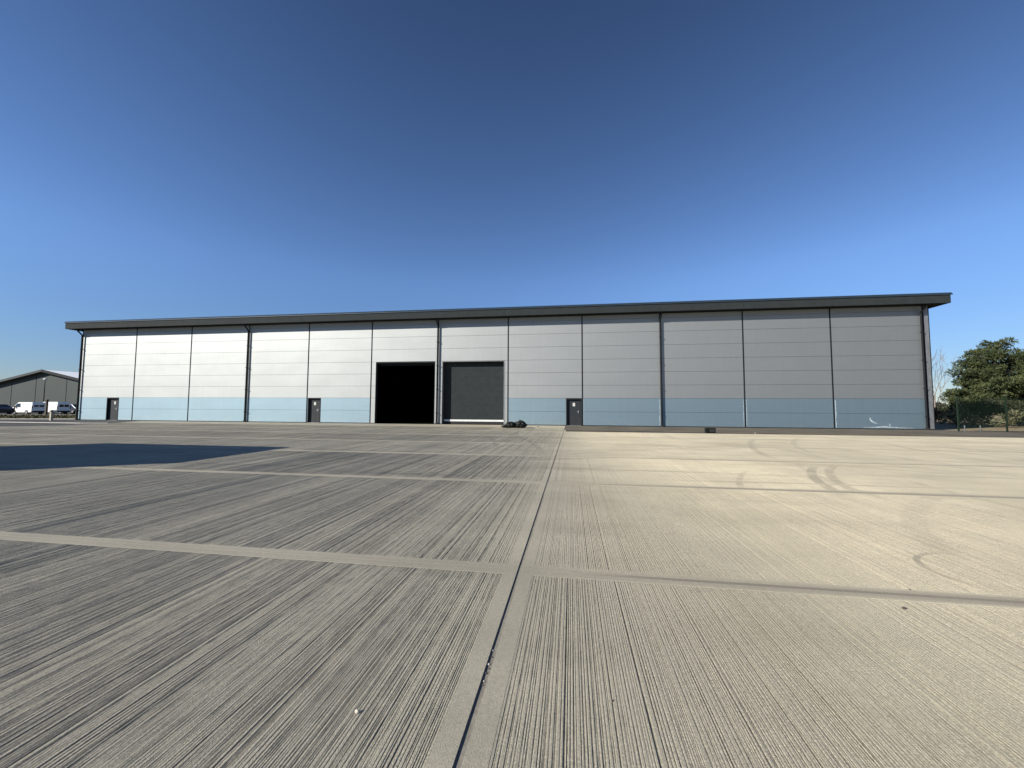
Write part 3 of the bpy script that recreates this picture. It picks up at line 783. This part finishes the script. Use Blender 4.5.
def shrub(x, y, w, h, mat, seed, label, name='shrub', grp='low shrubs behind the fence', n=110, size=.16, asp=.3):
    t = empty(name, (x, y, -.03)); tag(t, label, 'shrub', grp); rr = random.Random(seed); st_ = MB(); cl = []
    for i in range(9):
        a = rr.uniform(0, 6.28); r_ = rr.uniform(.1, 1) * w / 2; z = h * rr.uniform(.25, .85)
        cl.append(((math.cos(a) * r_, math.sin(a) * r_ * .7, z), rr.uniform(.25, .45) * min(w, h) * .8))
        st_.tube([(0, 0, 0), (math.cos(a) * r_ * .5, math.sin(a) * r_ * .4, z * .6), (math.cos(a) * r_, math.sin(a) * r_ * .7, z)], [.035, .02, .008], 5, cap=False)
    st_.build('stem', M['bark'], t); vs, fs = foliage(cl, n, size, seed, .85, asp); mesh_obj('foliage', vs, fs, mat, t)
    return t
shrub(32.6, 39.2, 2.6, 1.7, M['shrub_pale'], 31, 'bleached pale green shrub behind the mesh between the first two posts')
shrub(35.6, 38.6, 2.0, 1.3, M['shrub_pale'], 32, 'smaller bleached shrub under the broad pine near the second post')
shrub(38.0, 47.5, 3.4, 1.5, M['shrub_rust'], 33, 'rust brown shrub seen just beside the warehouse corner')
shrub(36.6, 42.5, 3.0, 2.3, M['hedge'], 35, 'dark evergreen shrub below the broad pine')
shrub(39.4, 41.6, 3.6, 2.2, M['hedge'], 36, 'wide dark evergreen shrub right of the second fence post')
shrub(42.5, 45.0, 3.6, 2.6, M['hedge'], 37, 'dark evergreen shrub between the two pines')
shrub(42.5, 54.0, 3.6, 2.6, M['hedge'], 38, 'dark bush at the foot of the bare tree')

def bare_tree(x, y, h, seed, label):
    t = empty('bare_tree', (x, y, -.03)); tag(t, label, 'tree'); rr = random.Random(seed)
    tr = MB(); tw = MB()
    def grow(p, d, L, r, dep, m):
        pts = [p]; dd = d
        for i in range(3):
            dd = (dd + Vector((rr.uniform(-.16, .16), rr.uniform(-.16, .16), rr.uniform(0, .12)))).normalized(); pts.append(pts[-1] + dd * L / 3)
        m.tube(pts, [r, r * .85, r * .7, r * .5], 5, cap=False)
        if dep == 0: return
        for i in range(3 if dep > 1 else 4):
            q = pts[rr.choice((1, 2, 3, 3))]; a = rr.uniform(0, 6.28); e = rr.uniform(.35, .75)
            nd = (dd + Vector((math.cos(a) * e, math.sin(a) * e, .25))).normalized()
            grow(q, nd, L * rr.uniform(.55, .8), max(.009, r * .52), dep - 1, tw)
    grow(Vector((0, 0, 0)), Vector((0, 0, 1)), h * .45, .11, 0, tr)
    for i in range(6):
        z = h * (.18 + .07 * i); a = i * 1.9
        grow(Vector((0, 0, z)), Vector((math.cos(a) * .45, math.sin(a) * .45, 1)).normalized(), h * .30, .045, 3, tw)
    tr.build('trunk', M['bark_pale'], t); tw.build('branch', M['bark_pale'], t)
bare_tree(39.9, 50.5, 7.3, 4, 'leafless pale tree between the warehouse corner and the broad pine')

# distant wood on the horizon (reads as one mass)
cl = []
rr = random.Random(5)
for i in range(260):
    x = rr.uniform(40, 420); cl.append(((x, 190 + rr.uniform(-6, 6) - (x - 40) * .15, rr.uniform(.5, 4.2)), rr.uniform(1.6, 3.0)))
for i in range(120):
    x = rr.uniform(-420, -130); cl.append(((x, 170 + rr.uniform(-6, 6) + (x + 130) * .2, rr.uniform(.5, 3.5)), rr.uniform(1.6, 2.8)))
vs, fs = foliage(cl, 6, 1.1, 4, .8, .4)
tag(mesh_obj('far_wood', vs, fs, M['wood_far']), 'thin line of distant woodland on the horizon', 'woodland', kind='stuff')
# grass tufts on the left verge
rg = np.random.default_rng(3); vs = []; fs = []; b = 0
n = 9000
xs = rg.uniform(-92, -48, n); ys = rg.uniform(31, 50, n)
for x, y, a, hh in zip(xs, ys, rg.uniform(0, 3.14, n), rg.uniform(.06, .20, n)):
    lo = 31.7 + max(0, (x + 56.4)) * .30 if x > -56.4 else 31.7 - (-56.4 - x) * .33
    hi = 43.2 if x < -78.5 else 43.2 + (x + 78.5) * .5
    if y < max(lo, 27) + .2 or y > hi or (x > -48.5 and y > 32): continue
    dx, dy = math.cos(a) * .05, math.sin(a) * .05
    vs += [(x - dx, y - dy, -.03), (x + dx, y + dy, -.03), (x + dx * .3 + .03, y + dy * .3, hh), (x - dx * .3 + .03, y - dy * .3, hh)]; fs.append((b, b + 1, b + 2, b + 3)); b += 4
M['grass'] = leaf('winter_grass', (.05, .055, .022), (.14, .125, .06))
tag(mesh_obj('grass', vs, fs, M['grass']), 'tufty winter grass on the verge in front of the parked vans', 'grass', kind='stuff')

# ------------------------------------------------------------------ flat roofed block left of the view, whose shadow lies on the yard
SUN_A = R(54); SUN_E = R(27)          # azimuth from -y towards -x ; elevation
H_ = 5.2; sh = H_ / math.tan(SUN_E); sx, sy = math.sin(SUN_A) * sh, math.cos(SUN_A) * sh
cx1, cy1 = -9.62 - sx, 12.62 - sy
cb = empty('site_office', (cx1 - 3.8, cy1 - 2.0, 0)); tag(cb, 'flat roofed grey site office left of the yard casting the dark shadow', 'site office')
m = MB(); m.box(-3.75, 3.75, -1.95, 1.95, .0, H_ - .2); m.build('wall', M['cabin'], cb)
m = MB(); m.box(-3.8, 3.8, -2.0, 2.0, H_ - .2, H_); m.build('roof', M['anthracite'], cb)
for z in (1.0, 3.5):
    for x in (-2.3, 0, 2.3):
        m = MB(); m.box(x - .6, x + .6, 1.952, 1.99, z, z + 1.0); w = m.build('window', M['white'], cb)
        m = MB(); m.box(x - .53, x + .53, 1.992, 2.0, z + .07, z + .93); m.build('pane', M['glass_dark'], w)
m = MB(); m.box(3.752, 3.80, -.5, .5, .02, 2.1); d_ = m.build('door', M['door'], cb)
m = MB(); m.box(3.801, 3.83, .3, .4, 1.0, 1.06); m.build('handle', M['silver'], d_)

# ------------------------------------------------------------------ light, sky, camera
w = bpy.data.worlds.new('World'); scene.world = w; w.use_nodes = True; nt = w.node_tree; nt.nodes.clear()
sky = nt.nodes.new('ShaderNodeTexSky'); sky.sky_type = 'NISHITA'; sky.sun_disc = False
sky.sun_elevation = SUN_E
dirv = Vector((-math.sin(SUN_A) * math.cos(SUN_E), -math.cos(SUN_A) * math.cos(SUN_E), math.sin(SUN_E)))   # towards the sun
sky.sun_rotation = math.atan2(dirv.x, dirv.y)
sky.air_density = 1.0; sky.dust_density = .0; sky.ozone_density = 6.0
bg = nt.nodes.new('ShaderNodeBackground'); bg.inputs[1].default_value = .055
wo = nt.nodes.new('ShaderNodeOutputWorld'); tc = nt.nodes.new('ShaderNodeTexCoord'); sp = nt.nodes.new('ShaderNodeSeparateXYZ'); nt.links.new(tc.outputs['Generated'], sp.inputs[0])
mr = nt.nodes.new('ShaderNodeMapRange'); nt.links.new(sp.outputs[2], mr.inputs[0])
for i_, v_ in ((1, .27), (2, .78), (3, 1.5), (4, .80)): mr.inputs[i_].default_value = v_          # clear polar-blue deepening towards the zenith
m2 = nt.nodes.new('ShaderNodeMapRange'); nt.links.new(sp.outputs[2], m2.inputs[0])
for i_, v_ in ((1, .04), (2, .30), (3, .60), (4, 1.0)): m2.inputs[i_].default_value = v_
mm = nt.nodes.new('ShaderNodeMath'); mm.operation = 'MULTIPLY'; nt.links.new(mr.outputs[0], mm.inputs[0]); nt.links.new(m2.outputs[0], mm.inputs[1])
vm = nt.nodes.new('ShaderNodeVectorMath'); vm.operation = 'SCALE'; nt.links.new(sky.outputs[0], vm.inputs[0]); nt.links.new(mm.outputs[0], vm.inputs[3])
vt = nt.nodes.new('ShaderNodeVectorMath'); vt.operation = 'MULTIPLY'; nt.links.new(vm.outputs[0], vt.inputs[0]); vt.inputs[1].default_value = (1.0, .985, 1.07)
nt.links.new(vt.outputs[0], bg.inputs[0]); nt.links.new(bg.outputs[0], wo.inputs[0])
sd = bpy.data.lights.new('sun', 'SUN'); sd.energy = 5.0; sd.angle = R(.5); sd.color = (1, .93, .82)
so = bpy.data.objects.new('sun', sd); COL.objects.link(so); so.rotation_euler = dirv.to_track_quat('Z', 'Y').to_euler()

cam = bpy.data.cameras.new('camera'); co = bpy.data.objects.new('camera', cam); COL.objects.link(co); scene.camera = co
yaw, pit, rol = -0.148492, 0.059724, 0.005028

f = Vector((math.sin(yaw) * math.cos(pit), math.cos(yaw) * math.cos(pit), math.sin(pit)))
r0 = f.cross(Vector((0, 0, 1))).normalized(); u0 = r0.cross(f)
r = r0 * math.cos(rol) + u0 * math.sin(rol); u = -r0 * math.sin(rol) + u0 * math.cos(rol)
mw = Matrix((r, u, -f)).transposed().to_4x4(); mw.translation = Vector((0, 0, 1.411)); co.matrix_world = mw
cam.sensor_width = 36; cam.lens = 396.1 / 1024 * 36; cam.clip_end = 3000; cam.clip_start = .05
scene.view_settings.view_transform = 'Standard'; scene.view_settings.look = 'None'
scene.view_settings.exposure = .75; scene.view_settings.gamma = 1
scene.render.resolution_x = 1024; scene.render.resolution_y = 768
